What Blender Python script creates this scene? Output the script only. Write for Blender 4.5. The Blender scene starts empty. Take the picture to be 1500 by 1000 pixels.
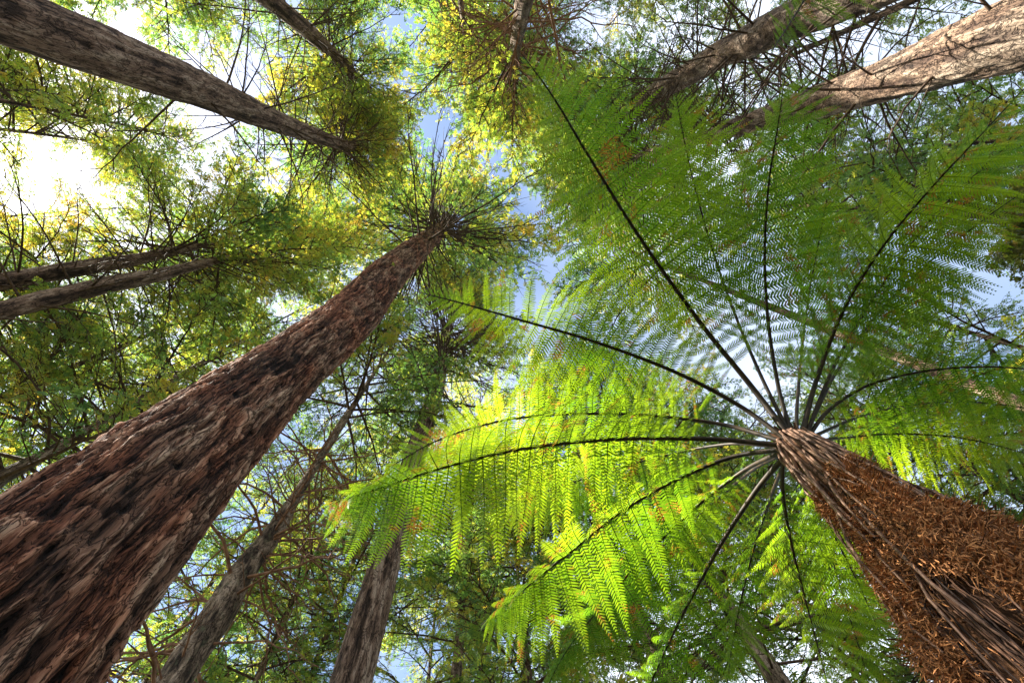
import bpy, math, random
import numpy as np
from mathutils import Vector, Matrix, Quaternion

S = bpy.context.scene
COL = S.collection
rng = random.Random(7)
nrg = np.random.default_rng(7)
PI = math.pi

# ------------------------------------------------------------------ camera
F = 708.0
CAM = Vector((0, 0, 1.5))
zen = Vector((708 - 750, 500 - 285, -F)).normalized()
QC = zen.rotation_difference(Vector((0, 0, 1)))
cam = bpy.data.objects.new('camera', bpy.data.cameras.new('camera'))
COL.objects.link(cam)
cam.location = CAM
cam.rotation_mode = 'QUATERNION'
cam.rotation_quaternion = QC
cam.data.sensor_width = 36.0
cam.data.lens = 36.0 * F / 1500.0
cam.data.clip_start = 0.02
cam.data.clip_end = 2000
S.camera = cam


def ray(px, py):
    return QC @ Vector((px - 750, 500 - py, -F))


def at_dist(px, py, D):          # point of the ray at horizontal distance D
    r = ray(px, py)
    s = D / math.hypot(r.x, r.y)
    return CAM + r * s, s


def at_height(px, py, h):        # point of the ray h metres above the camera
    r = ray(px, py)
    s = h / r.z
    return CAM + r * s, s


QI = QC.inverted()


def proj(p):
    v = QI @ (p - CAM)
    if v.z > -1e-3:
        return None
    return 750 + F * v.x / -v.z, 500 - F * v.y / -v.z


# ------------------------------------------------------------------ light
# the sun stands just beyond the left edge of the picture
SUN_DIR = ray(-112, 140).normalized()
SUN_EL = math.asin(SUN_DIR.z)
W = bpy.data.worlds.new('World')
S.world = W
W.use_nodes = True
nt = W.node_tree
bg = nt.nodes['Background']
sky = nt.nodes.new('ShaderNodeTexSky')
sky.sky_type = 'NISHITA'
sky.sun_disc = False
sky.sun_elevation = SUN_EL
sky.sun_rotation = math.atan2(SUN_DIR.x, SUN_DIR.y)
sky.air_density = 1.0
sky.dust_density = 0.9
# thin bright veil cloud spread evenly over the whole sky
tc = nt.nodes.new('ShaderNodeTexCoord')
no = nt.nodes.new('ShaderNodeTexNoise')
no.inputs['Scale'].default_value = 1.3
no.inputs['Detail'].default_value = 3
rp = nt.nodes.new('ShaderNodeValToRGB')
rp.color_ramp.elements[0].position = 0.38
rp.color_ramp.elements[0].color = (0.0, 0.0, 0.0, 1)
rp.color_ramp.elements[1].position = 0.66
rp.color_ramp.elements[1].color = (0.65, 0.65, 0.65, 1)
mx = nt.nodes.new('ShaderNodeMixRGB')
mx.inputs[2].default_value = (8.0, 8.4, 9.2, 1)
nt.links.new(tc.outputs['Generated'], no.inputs['Vector'])
nt.links.new(no.outputs['Fac'], rp.inputs[0])
nt.links.new(rp.outputs[0], mx.inputs[0])
nt.links.new(sky.outputs[0], mx.inputs[1])
nt.links.new(mx.outputs[0], bg.inputs[0])
bg.inputs[1].default_value = 0.075

sl = bpy.data.lights.new('sun', 'SUN')
sl.energy = 5.0
sl.angle = math.radians(0.5)
sl.color = (1.0, 0.93, 0.80)
so = bpy.data.objects.new('sun', sl)
COL.objects.link(so)
so.rotation_mode = 'QUATERNION'
so.rotation_quaternion = SUN_DIR.to_track_quat('Z', 'Y')
so.location = SUN_DIR * 80

S.view_settings.view_transform = 'Standard'
S.view_settings.look = 'None'
S.view_settings.exposure = 2.2
S.view_settings.gamma = 1.0
S.view_settings.use_curve_mapping = False
S.render.engine = 'CYCLES'
S.cycles.max_bounces = 7
S.cycles.diffuse_bounces = 4
S.cycles.transmission_bounces = 5
S.cycles.glossy_bounces = 2
S.cycles.use_denoising = True


# ------------------------------------------------------------------ materials
def newmat(name):
    m = bpy.data.materials.new(name)
    m.use_nodes = True
    n = m.node_tree
    for x in list(n.nodes):
        n.nodes.remove(x)
    out = n.nodes.new('ShaderNodeOutputMaterial')
    return m, n, out


def ramp(n, fac, stops, interp='LINEAR'):
    r = n.nodes.new('ShaderNodeValToRGB')
    cr = r.color_ramp
    cr.interpolation = interp
    while len(cr.elements) < len(stops):
        cr.elements.new(0.5)
    for e, (p, c) in zip(cr.elements, stops):
        e.position = p
        e.color = (*c, 1) if len(c) == 3 else c
    n.links.new(fac, r.inputs[0])
    return r.outputs[0]


def noise(n, scale, detail=4, vec=None, rough=0.55, dist=0.0):
    t = n.nodes.new('ShaderNodeTexNoise')
    t.inputs['Scale'].default_value = scale
    t.inputs['Detail'].default_value = detail
    t.inputs['Roughness'].default_value = rough
    t.inputs['Distortion'].default_value = dist
    if vec is not None:
        n.links.new(vec, t.inputs['Vector'])
    return t.outputs['Fac']


def geo_pos(n, scale=(1, 1, 1)):
    g = n.nodes.new('ShaderNodeNewGeometry')
    mp = n.nodes.new('ShaderNodeMapping')
    mp.inputs['Scale'].default_value = scale
    n.links.new(g.outputs['Position'], mp.inputs['Vector'])
    return mp.outputs[0]


def mixc(n, fac, a, b, blend='MIX'):
    m = n.nodes.new('ShaderNodeMixRGB')
    m.blend_type = blend
    for i, v in ((0, fac), (1, a), (2, b)):
        if isinstance(v, (int, float)):
            m.inputs[i].default_value = v
        elif isinstance(v, tuple):
            m.inputs[i].default_value = (*v, 1)
        else:
            n.links.new(v, m.inputs[i])
    return m.outputs[0]


def attr(n, name):
    a = n.nodes.new('ShaderNodeAttribute')
    a.attribute_name = name
    return a.outputs['Fac']


def leaf_mat(name, stops_r, stops_t, rust=None, mixf=0.55, nscale=0.35, gloss=0.08, rustlo=0.60):
    """two sided leaf: reflects one colour, lets a brighter one through"""
    m, n, out = newmat(name)
    tint = attr(n, 'tint')
    ns = noise(n, nscale, 3, geo_pos(n))
    add = n.nodes.new('ShaderNodeMath')
    add.operation = 'MULTIPLY_ADD'
    n.links.new(ns, add.inputs[0])
    add.inputs[1].default_value = 1.9
    add.inputs[2].default_value = -0.84
    a2 = n.nodes.new('ShaderNodeMath')
    a2.operation = 'MULTIPLY_ADD'
    n.links.new(tint, a2.inputs[0])
    a2.inputs[1].default_value = 0.66
    n.links.new(add.outputs[0], a2.inputs[2])
    cr = ramp(n, a2.outputs[0], stops_r)
    ct = ramp(n, a2.outputs[0], stops_t)
    if rust:
        rn = noise(n, 5.5, 3, geo_pos(n))
        rf = ramp(n, rn, [(rustlo, (0, 0, 0)), (rustlo + 0.06, (1, 1, 1))])
        rs = noise(n, 60, 2, geo_pos(n))
        rf2 = ramp(n, rs, [(0.42, (0, 0, 0)), (0.52, (1, 1, 1))])
        rf = mixc(n, 1.0, rf, rf2, 'MULTIPLY')
        cr = mixc(n, rf, cr, rust)
        ct = mixc(n, rf, ct, tuple(v * 1.2 for v in rust))
    d = n.nodes.new('ShaderNodeBsdfDiffuse')
    t = n.nodes.new('ShaderNodeBsdfTranslucent')
    n.links.new(cr, d.inputs[0])
    n.links.new(ct, t.inputs[0])
    ms = n.nodes.new('ShaderNodeMixShader')
    ms.inputs[0].default_value = mixf
    n.links.new(d.outputs[0], ms.inputs[1])
    n.links.new(t.outputs[0], ms.inputs[2])
    g = n.nodes.new('ShaderNodeBsdfGlossy')
    g.inputs['Roughness'].default_value = 0.38
    g.inputs[0].default_value = (0.8, 0.85, 0.8, 1)
    m2 = n.nodes.new('ShaderNodeMixShader')
    m2.inputs[0].default_value = gloss
    n.links.new(ms.outputs[0], m2.inputs[1])
    n.links.new(g.outputs[0], m2.inputs[2])
    n.links.new(m2.outputs[0], out.inputs[0])
    return m


def bark_mat(name, lo, mid, hi, bump=0.6, vert=0.12, fine=22, lichen=None, red=None, crack=9.0):
    m, n, out = newmat(name)
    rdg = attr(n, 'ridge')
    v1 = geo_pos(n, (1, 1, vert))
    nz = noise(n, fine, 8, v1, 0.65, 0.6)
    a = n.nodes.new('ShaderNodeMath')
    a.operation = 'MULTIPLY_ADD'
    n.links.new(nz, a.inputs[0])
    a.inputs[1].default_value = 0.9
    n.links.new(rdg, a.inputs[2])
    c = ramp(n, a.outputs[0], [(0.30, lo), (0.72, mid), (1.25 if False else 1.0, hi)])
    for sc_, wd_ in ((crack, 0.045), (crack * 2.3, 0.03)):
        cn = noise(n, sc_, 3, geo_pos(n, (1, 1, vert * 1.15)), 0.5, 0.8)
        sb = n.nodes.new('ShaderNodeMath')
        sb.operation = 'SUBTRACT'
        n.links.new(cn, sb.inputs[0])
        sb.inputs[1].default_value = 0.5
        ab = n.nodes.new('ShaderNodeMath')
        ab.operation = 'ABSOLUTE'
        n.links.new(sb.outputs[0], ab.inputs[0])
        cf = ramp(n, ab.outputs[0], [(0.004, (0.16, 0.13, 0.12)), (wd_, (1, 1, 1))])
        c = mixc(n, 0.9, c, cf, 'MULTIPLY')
        hh = n.nodes.new('ShaderNodeMath')
        hh.operation = 'MULTIPLY_ADD'
        n.links.new(cf, hh.inputs[0])
        hh.inputs[1].default_value = 0.8
        n.links.new(nz, hh.inputs[2])
        nz = hh.outputs[0]
    blot = noise(n, 1.7, 4, geo_pos(n, (1, 1, 0.45)))
    if red:
        rf = ramp(n, blot, [(0.42, (0, 0, 0)), (0.58, (1, 1, 1))])
        c = mixc(n, rf, c, mixc(n, 0.6, c, mixc(n, 1.0, c, tuple(v * 6 for v in red), 'MULTIPLY')))
    if lichen:
        ln = noise(n, 6.0, 5, geo_pos(n, (1, 1, 0.6)), 0.7)
        lf = ramp(n, ln, [(0.56, (0, 0, 0)), (0.68, (1, 1, 1))])
        c = mixc(n, mixc(n, 0.7, (0, 0, 0), lf), c, lichen)
    p = n.nodes.new('ShaderNodeBsdfPrincipled')
    n.links.new(c, p.inputs['Base Color'])
    p.inputs['Roughness'].default_value = 0.85
    p.inputs['Specular IOR Level'].default_value = 0.25
    b = n.nodes.new('ShaderNodeBump')
    b.inputs['Strength'].default_value = bump
    b.inputs['Distance'].default_value = 0.03
    n.links.new(nz, b.inputs['Height'])
    n.links.new(b.outputs[0], p.inputs['Normal'])
    n.links.new(p.outputs[0], out.inputs[0])
    return m


def plain_mat(name, c1, c2, scale=8, rough=0.8, vert=1.0, use_tint=False):
    m, n, out = newmat(name)
    f = attr(n, 'tint') if use_tint else noise(n, scale, 5, geo_pos(n, (1, 1, vert)))
    c = ramp(n, f, [(0.15 if use_tint else 0.35, c1), (0.9 if use_tint else 0.65, c2)])
    p = n.nodes.new('ShaderNodeBsdfPrincipled')
    n.links.new(c, p.inputs['Base Color'])
    p.inputs['Roughness'].default_value = rough
    p.inputs['Specular IOR Level'].default_value = 0.3
    n.links.new(p.outputs[0], out.inputs[0])
    return m


G_R = [(0.05, (0.035, 0.085, 0.025)), (0.45, (0.060, 0.130, 0.022)), (0.75, (0.12, 0.17, 0.02)), (1.0, (0.22, 0.18, 0.03))]
G_T = [(0.05, (0.12, 0.30, 0.06)), (0.45, (0.28, 0.48, 0.06)), (0.75, (0.55, 0.62, 0.06)), (1.0, (0.75, 0.58, 0.06))]
Y_R = [(0.0, (0.045, 0.10, 0.022)), (0.35, (0.085, 0.15, 0.02)), (0.68, (0.20, 0.20, 0.02)), (1.0, (0.32, 0.19, 0.03))]
Y_T = [(0.0, (0.20, 0.40, 0.05)), (0.35, (0.45, 0.60, 0.05)), (0.68, (0.78, 0.70, 0.06)), (1.0, (0.85, 0.52, 0.07))]
M = {}
M['leaf_green'] = leaf_mat('redwood_foliage_green', G_R, G_T, nscale=0.30)
M['leaf_yellow'] = leaf_mat('redwood_foliage_yellowing', Y_R, Y_T, nscale=0.30)
M['fern'] = leaf_mat('fern_blade',
                     [(0.1, (0.035, 0.085, 0.012)), (0.9, (0.075, 0.15, 0.015))],
                     [(0.1, (0.13, 0.32, 0.010)), (0.9, (0.42, 0.55, 0.012))],
                     rust=(0.34, 0.14, 0.02), mixf=0.60, nscale=0.8, gloss=0.05, rustlo=0.59)
M['rachis'] = plain_mat('frond_stalk_dark', (0.012, 0.009, 0.007), (0.055, 0.035, 0.018), 14, 0.55)
M['rachis_green'] = plain_mat('pinna_rib_green', (0.06, 0.09, 0.02), (0.10, 0.13, 0.03), 14, 0.55)
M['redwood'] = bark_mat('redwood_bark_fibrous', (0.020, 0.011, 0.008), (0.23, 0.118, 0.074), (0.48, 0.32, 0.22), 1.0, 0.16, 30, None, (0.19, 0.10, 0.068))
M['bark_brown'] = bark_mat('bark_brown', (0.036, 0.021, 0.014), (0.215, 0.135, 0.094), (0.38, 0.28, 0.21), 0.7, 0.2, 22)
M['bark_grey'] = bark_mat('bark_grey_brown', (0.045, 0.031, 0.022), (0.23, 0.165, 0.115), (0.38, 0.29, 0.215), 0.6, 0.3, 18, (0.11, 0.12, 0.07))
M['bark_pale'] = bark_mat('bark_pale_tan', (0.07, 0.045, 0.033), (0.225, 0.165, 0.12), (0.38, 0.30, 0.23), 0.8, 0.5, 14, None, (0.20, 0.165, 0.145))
M['branch'] = plain_mat('branch_wood_dark', (0.03, 0.018, 0.012), (0.11, 0.07, 0.045), 9)
M['branch_red'] = plain_mat('branch_wood_reddish', (0.10, 0.05, 0.03), (0.32, 0.17, 0.10), 6)
M['strip'] = bark_mat('bark_strip_fibrous', (0.03, 0.012, 0.008), (0.16, 0.075, 0.048), (0.38, 0.25, 0.18), 0.8, 0.14, 34, None, (0.19, 0.095, 0.062))
M['skirt'] = plain_mat('dead_frond_litter', (0.07, 0.028, 0.010), (0.62, 0.27, 0.10), use_tint=True)
M['fibre'] = plain_mat('fern_trunk_fibre', (0.020, 0.010, 0.006), (0.12, 0.055, 0.025), 30, 0.95, 0.3)
M['fibre_strand'] = plain_mat('fern_root_fibre', (0.02, 0.009, 0.006), (0.17, 0.085, 0.05), use_tint=True)
M['dead_stalk'] = plain_mat('dead_stalk_brown', (0.06, 0.03, 0.02), (0.27, 0.15, 0.095), 10, 0.6)
M['broad'] = leaf_mat('broadleaf_olive',
                      [(0.1, (0.05, 0.07, 0.02)), (0.5, (0.09, 0.10, 0.025)), (0.95, (0.20, 0.12, 0.04))],
                      [(0.1, (0.12, 0.20, 0.03)), (0.5, (0.28, 0.30, 0.04)), (0.95, (0.45, 0.28, 0.06))], nscale=0.8)


def floor_mat():
    m, n, out = newmat('forest_floor_litter')
    a = noise(n, 0.6, 6, geo_pos(n))
    b = noise(n, 14, 6, geo_pos(n))
    c = ramp(n, a, [(0.4, (0.10, 0.06, 0.03)), (0.6, (0.05, 0.09, 0.025))])
    d = ramp(n, b, [(0.35, (0.5, 0.5, 0.5)), (0.65, (1.3, 1.2, 1.1))])
    p = n.nodes.new('ShaderNodeBsdfPrincipled')
    n.links.new(mixc(n, 1.0, c, d, 'MULTIPLY'), p.inputs['Base Color'])
    p.inputs['Roughness'].default_value = 0.95
    n.links.new(p.outputs[0], out.inputs[0])
    return m


M['floor'] = floor_mat()


# ------------------------------------------------------------------ mesh helpers
class MB:
    """collects vertices, faces and a per-vertex float"""
    def __init__(self):
        self.v, self.q, self.t, self.a, self.n = [], [], [], [], 0

    def add(self, V, Q=None, T=None, A=None):
        V = np.asarray(V, dtype=np.float64).reshape(-1, 3)
        if Q is not None and len(Q):
            self.q.append(np.asarray(Q, dtype=np.int64).reshape(-1, 4) + self.n)
        if T is not None and len(T):
            self.t.append(np.asarray(T, dtype=np.int64).reshape(-1, 3) + self.n)
        if A is None:
            A = 0.5
        self.a.append(np.broadcast_to(np.asarray(A, dtype=np.float64), (len(V),)).copy())
        self.v.append(V)
        self.n += len(V)

    def mesh(self, name, mat, attrname='tint', smooth=False):
        V = np.concatenate(self.v)
        A = np.concatenate(self.a)
        q = np.concatenate(self.q) if self.q else np.zeros((0, 4), np.int64)
        t = np.concatenate(self.t) if self.t else np.zeros((0, 3), np.int64)
        me = bpy.data.meshes.new(name)
        me.vertices.add(len(V))
        me.vertices.foreach_set('co', V.astype(np.float32).ravel())
        nl = q.size + t.size
        me.loops.add(nl)
        me.loops.foreach_set('vertex_index', np.concatenate([q.ravel(), t.ravel()]).astype(np.int32))
        me.polygons.add(len(q) + len(t))
        st = np.concatenate([np.arange(len(q)) * 4, q.size + np.arange(len(t)) * 3]).astype(np.int32)
        me.polygons.foreach_set('loop_start', st)
        if smooth:
            me.polygons.foreach_set('use_smooth', np.ones(len(q) + len(t), dtype=bool))
        at = me.attributes.new(attrname, 'FLOAT', 'POINT')
        at.data.foreach_set('value', A.astype(np.float32))
        me.update(calc_edges=True)
        me.materials.append(mat)
        return me


def link(name, me, parent=None, mat=None, **props):
    o = bpy.data.objects.new(name, me)
    COL.objects.link(o)
    if parent is not None:
        o.parent = parent
    for k, v in props.items():
        o[k] = v
    return o


def thing(name, label, cat, loc=(0, 0, 0), group=None):
    o = bpy.data.objects.new(name, None)
    COL.objects.link(o)
    o.location = loc
    o['label'] = label
    o['category'] = cat
    if group:
        o['group'] = group
    return o


def frames(P):
    P = np.asarray(P, float)
    T = np.gradient(P, axis=0)
    T /= np.linalg.norm(T, axis=1)[:, None] + 1e-12
    ref = np.array([0.0, 0.0, 1.0])
    if abs(T[:, 2]).mean() > 0.8:
        ref = np.array([1.0, 0.0, 0.0])
    B = np.cross(T, ref)
    B /= np.linalg.norm(B, axis=1)[:, None] + 1e-12
    N = np.cross(B, T)
    return T, B, N


def tube(mb, P, R, k=6, A=0.5):
    P = np.asarray(P, float)
    n = len(P)
    R = np.broadcast_to(np.asarray(R, float), (n,))
    T, B, N = frames(P)
    th = np.arange(k) / k * 2 * PI
    V = P[:, None, :] + R[:, None, None] * (np.cos(th)[None, :, None] * B[:, None, :] + np.sin(th)[None, :, None] * N[:, None, :])
    i = np.arange(n - 1)[:, None] * k
    j = np.arange(k)[None, :]
    j2 = (j + 1) % k
    Q = np.stack([i + j, i + j2, i + k + j2, i + k + j], -1).reshape(-1, 4)
    mb.add(V.reshape(-1, 3), Q, None, A)


def catmull(P, n):
    P = np.asarray(P, float)
    P = np.vstack([2 * P[0] - P[1], P, 2 * P[-1] - P[-2]])
    m = len(P) - 3
    # arc-length sampled
    t = np.linspace(0, m, m * 24 + 1)
    i = np.minimum(t.astype(int), m - 1)
    u = (t - i)[:, None]
    a, b, c, d = P[i], P[i + 1], P[i + 2], P[i + 3]
    X = 0.5 * ((2 * b) + (-a + c) * u + (2 * a - 5 * b + 4 * c - d) * u ** 2 + (-a + 3 * b - 3 * c + d) * u ** 3)
    s = np.concatenate([[0], np.cumsum(np.linalg.norm(np.diff(X[:, :3], axis=0), axis=1))])
    q = np.linspace(0, s[-1], n)
    return np.stack([np.interp(q, s, X[:, k]) for k in range(X.shape[1])], 1)


def _h(i, j, k, seed):
    x = (i * 374761393 + j * 668265263 + k * 2147483647 + seed * 974711) & 0xffffffff
    x = ((x ^ (x >> 13)) * 1274126177) & 0xffffffff
    return ((x ^ (x >> 16)) & 0xffff) / 65535.0


def vnoise(P, seed=0):
    f = np.floor(P)
    u = P - f
    u = u * u * (3 - 2 * u)
    i, j, k = (f[:, c].astype(np.int64) for c in range(3))
    r = 0
    for a in (0, 1):
        wa = u[:, 0] if a else 1 - u[:, 0]
        for b in (0, 1):
            wb = u[:, 1] if b else 1 - u[:, 1]
            for c in (0, 1):
                wc = u[:, 2] if c else 1 - u[:, 2]
                r = r + wa * wb * wc * _h(i + a, j + b, k + c, seed)
    return r


# ------------------------------------------------------------------ trunks
def trunk_mesh(name, P, R, nth, nz, mat, amp, freq, stretch=0.09, seed=0, lump=0.05, power=3.0):
    """P,R centre line and radii; furrowed bark as relief"""
    ctl = np.column_stack([P, R])
    # rings get farther apart with height
    base = catmull(ctl, 800)
    dist = np.linalg.norm(base[:, :3] - np.array(CAM), axis=1)
    w = np.cumsum(1 / dist)
    w = (w - w[0]) / (w[-1] - w[0])
    q = np.interp(np.linspace(0, 1, nz), w, np.arange(800))
    X = np.stack([np.interp(q, np.arange(800), base[:, k]) for k in range(4)], 1)
    C, r = X[:, :3], X[:, 3]
    T, B, N = frames(C)
    th = np.arange(nth) / nth * 2 * PI
    D = np.cos(th)[None, :, None] * B[:, None, :] + np.sin(th)[None, :, None] * N[:, None, :]
    base0 = C[:, None, :] + r[:, None, None] * D
    pts = base0.reshape(-1, 3)
    sp = pts * np.array([freq, freq, freq * stretch])
    warp = (vnoise(pts * np.array([1.3, 1.3, 1.1]) * freq * 0.12, seed + 5)[:, None] - 0.5) * 1.3
    sp = sp + warp * np.array([1, 1, 0.2])
    n1 = 1 - np.abs(2 * vnoise(sp * 0.55, seed) - 1)
    n2 = 1 - np.abs(2 * vnoise(sp * 1.3 + 7, seed + 1) - 1)
    n3 = vnoise(sp * np.array([3.1, 3.1, 4.5]), seed + 2)
    n4 = 1 - np.abs(2 * vnoise(sp * np.array([2.7, 2.7, 1.6]) + 17, seed + 4) - 1)
    rid = 0.42 * n1 ** 1.8 + 0.30 * n2 ** 1.5 + 0.12 * n3 + 0.24 * n4 ** 1.5
    # cross cracks
    cr = vnoise(pts * np.array([freq * 0.7, freq * 0.7, freq * 0.55]) + 31, seed + 3)
    rid = rid - 0.35 * np.clip(cr - 0.68, 0, 1) * 3
    lum = vnoise(pts * np.array([0.9, 0.9, 0.5]) / max(r.mean(), 0.1) * 0.45, seed + 9) - 0.5
    rr = np.repeat(r, nth)
    disp = (rid - 0.5) * amp * rr ** 0.7 + lum * lump * rr * 2
    V = pts + disp[:, None] * D.reshape(-1, 3)
    mb = MB()
    i = np.arange(nz - 1)[:, None] * nth
    j = np.arange(nth)[None, :]
    j2 = (j + 1) % nth
    Q = np.stack([i + j, i + j2, i + nth + j2, i + nth + j], -1).reshape(-1, 4)
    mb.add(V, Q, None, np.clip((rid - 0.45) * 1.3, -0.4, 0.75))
    return mb.mesh(name, mat, 'ridge', True), C, r


# ------------------------------------------------------------------ branch kinds (shared by all trees)
def make_branch(seed, leafy=True, nleaf=1300, leafL=0.050, leafW=0.022, droop=0.10, arch=0.05, side_n=13, bare=0.28, gnarl=0.03):
    r = np.random.default_rng(seed)
    wood = MB()
    s = np.linspace(0, 1, 12)
    wob = np.cumsum(r.normal(0, gnarl / 3, 12))
    wob2 = np.cumsum(r.normal(0, gnarl / 3, 12))
    P = np.stack([s, wob * s, arch * np.sin(s * PI) - droop * s ** 2 + wob2 * s], 1)
    tube(wood, P, 0.0105 * (1 - s) ** 0.8 + 0.0016, 5)
    twigs = [P[int(bare * 12):]]
    for k in range(side_n):
        u = bare * 0.7 + (1 - bare * 0.7) * (k + r.random() * 0.8) / side_n
        u = min(u, 0.97)
        b = np.array([np.interp(u, s, P[:, c]) for c in range(3)])
        side = 1 if k % 2 else -1
        L = (0.40 - 0.26 * u) * r.uniform(0.65, 1.25)
        ang = math.radians(r.uniform(32, 62)) * side
        q = np.linspace(0, 1, 6)
        d = np.array([math.cos(ang), math.sin(ang), r.uniform(-0.2, 0.15)])
        bend = np.array([0.25, 0, -0.12])
        tw = b + L * (q[:, None] * d + (q ** 2)[:, None] * bend) + np.cumsum(r.normal(0, 0.006, (6, 3)), 0)
        tube(wood, tw, 0.0045 * (1 - q) + 0.0009, 4)
        twigs.append(tw[1:])
        for kk in range(2):
            v = r.uniform(0.25, 0.85)
            b2 = np.array([np.interp(v, q, tw[:, c]) for c in range(3)])
            ang2 = ang + math.radians(r.choice([-45, 45]) + r.uniform(-10, 10))
            L2 = L * r.uniform(0.3, 0.5)
            q3 = np.linspace(0, 1, 4)
            t2 = b2 + L2 * q3[:, None] * np.array([math.cos(ang2), math.sin(ang2), r.uniform(-0.35, 0.1)])
            tube(wood, t2, 0.0024 * (1 - q3) + 0.0007, 3)
            twigs.append(t2)
    if not leafy:
        return wood, None
    # foliage: small pointed blades set in tufts along the twigs
    lens = np.array([np.linalg.norm(np.diff(t, axis=0), axis=1).sum() for t in twigs])
    pr = lens / lens.sum()
    ntuft = nleaf // 9
    pick = r.choice(len(twigs), ntuft, p=pr)
    C = []
    for w in pick:
        t = twigs[w]
        u = r.random() ** 0.8 * (len(t) - 1)
        i = int(u)
        i2 = min(i + 1, len(t) - 1)
        C.append(t[i] + (t[i2] - t[i]) * (u - i))
    C = np.array(C)
    tt = r.random(ntuft)
    C = C + r.normal(0, 1, (ntuft, 3)) * np.array([0.018, 0.018, 0.012])
    az = r.uniform(-1.9, 1.9, ntuft)
    el = r.normal(-0.25, 0.35, ntuft)
    a = np.stack([np.cos(az) * np.cos(el), np.sin(az) * np.cos(el), np.sin(el)], 1)
    up = r.normal(0, 0.38, (ntuft, 3)) + np.array([0, 0, 1.0])
    b = np.cross(up, a)
    b /= np.linalg.norm(b, axis=1)[:, None] + 1e-9
    nn = np.cross(a, b)
    SL = leafL * 1.9 * r.uniform(0.55, 1.25, ntuft)
    VV, TT = [], []
    slots = [(0.05, 1), (0.12, -1), (0.30, 1), (0.37, -1), (0.54, 1), (0.61, -1), (0.76, 1), (0.82, -1), (0.72, 0)]
    for (pos, sd) in slots:
        ang = sd * math.radians(52) + r.normal(0, 0.16, ntuft)
        dd = a * np.cos(ang)[:, None] + b * np.sin(ang)[:, None] + nn * r.normal(-0.05, 0.14, (ntuft, 1))
        pp = -b * np.cos(ang)[:, None] * -1 - a * np.sin(ang)[:, None]
        o_ = C + a * (SL * pos)[:, None] - nn * (SL * pos ** 2 * 0.25)[:, None]
        L = (SL * (0.50 - 0.22 * pos) * r.uniform(0.75, 1.2, ntuft))[:, None]
        Wd = leafW * 0.62 * r.uniform(0.6, 1.2, ntuft)[:, None]
        VV.append(np.stack([o_, o_ + dd * L * 0.45 + pp * Wd * 0.5, o_ + dd * L, o_ + dd * L * 0.4 - pp * Wd * 0.5], 1))
        TT.append(np.clip(tt + r.normal(0, 0.08, ntuft), 0, 1))
    V = np.stack(VV, 1).reshape(-1, 3)
    tint = np.stack(TT, 1).reshape(-1)
    n = len(V) // 4
    k = np.arange(n)[:, None] * 4
    Q = np.concatenate([k, k + 1, k + 2, k + 3], 1)
    fo = MB()
    fo.add(V, Q, None, np.repeat(tint, 4))
    return wood, fo


BR = []
for i in range(9):
    w, f = make_branch(100 + i, True, 1900, leafL=0.032, leafW=0.0175, droop=[0.05, 0.14, 0.22][i % 3], side_n=14 + i % 4, bare=0.25)
    f2 = f
    BR.append((w.mesh('branch_wood', M['branch']), f.mesh('foliage_green', M['leaf_green']), f2.mesh('foliage_yellow', M['leaf_yellow'])))
BRR = []                                                             # same wood, reddish
DEAD, DEADR = [], []
for i in range(6):
    w, _ = make_branch(200 + i, False, droop=[0.12, -0.06, 0.2][i % 3], side_n=4, gnarl=0.035, bare=0.2)
    DEAD.append(w.mesh('dead_branch_wood', M['branch']))
    w, _ = make_branch(230 + i, False, droop=[0.3, -0.15, 0.4][i % 3], side_n=6, gnarl=0.09, bare=0.2)
    DEADR.append(w.mesh('dead_branch_wood_red', M['branch_red']))
BROAD = []
for i in range(4):
    w, f = make_branch(300 + i, True, 2400, leafL=0.060, leafW=0.045, droop=0.15, side_n=16, bare=0.1)
    BROAD.append((w.mesh('branch_wood_broad', M['branch']), f.mesh('foliage_broad', M['broad'])))

GAPS = [(652, 470, 40, 34), (632, 205, 30, 62), (590, 22, 55, 30), (602, 120, 26, 36), (850, 42, 48, 40), (120, 242, 50, 26), (300, 262, 34, 42),
        (1240, 32, 50, 26), (1425, 425, 95, 52), (1345, 400, 40, 45), (40, 305, 30, 18), (420, 445, 30, 24), (395, 265, 30, 20),
        (730, 300, 28, 20), (350, 10, 18, 14)]


def in_gap(p):
    q = proj(p)
    if q is None:
        return False
    for cx, cy, rx, ry in GAPS:
        if ((q[0] - cx) / rx) ** 2 + ((q[1] - cy) / ry) ** 2 < 0.6:
            return True
    return False


SUN_CORRIDORS = [(at_height(560, 720, 2.1)[0], 1.35, 0.97), (at_dist(566, 816, 9.0)[0], 0.9, 0.8), (at_height(775, 800, 2.4)[0], 1.6, 0.93), (at_height(900, 640, 2.7)[0], 0.8, 0.3), (at_height(1330, 790, 1.6)[0], 1.2, 0.7), (at_height(1150, 500, 3.0)[0], 2.0, 0.3)]


def in_sun_corridor(p, q):              # openings added to the canopy along the sun direction, to light fern and trunk
    for a, rad, pr in SUN_CORRIDORS:
        v = p - a
        if (v - SUN_DIR * v.dot(SUN_DIR)).length < rad and q < pr:
            return True
    return False


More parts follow.
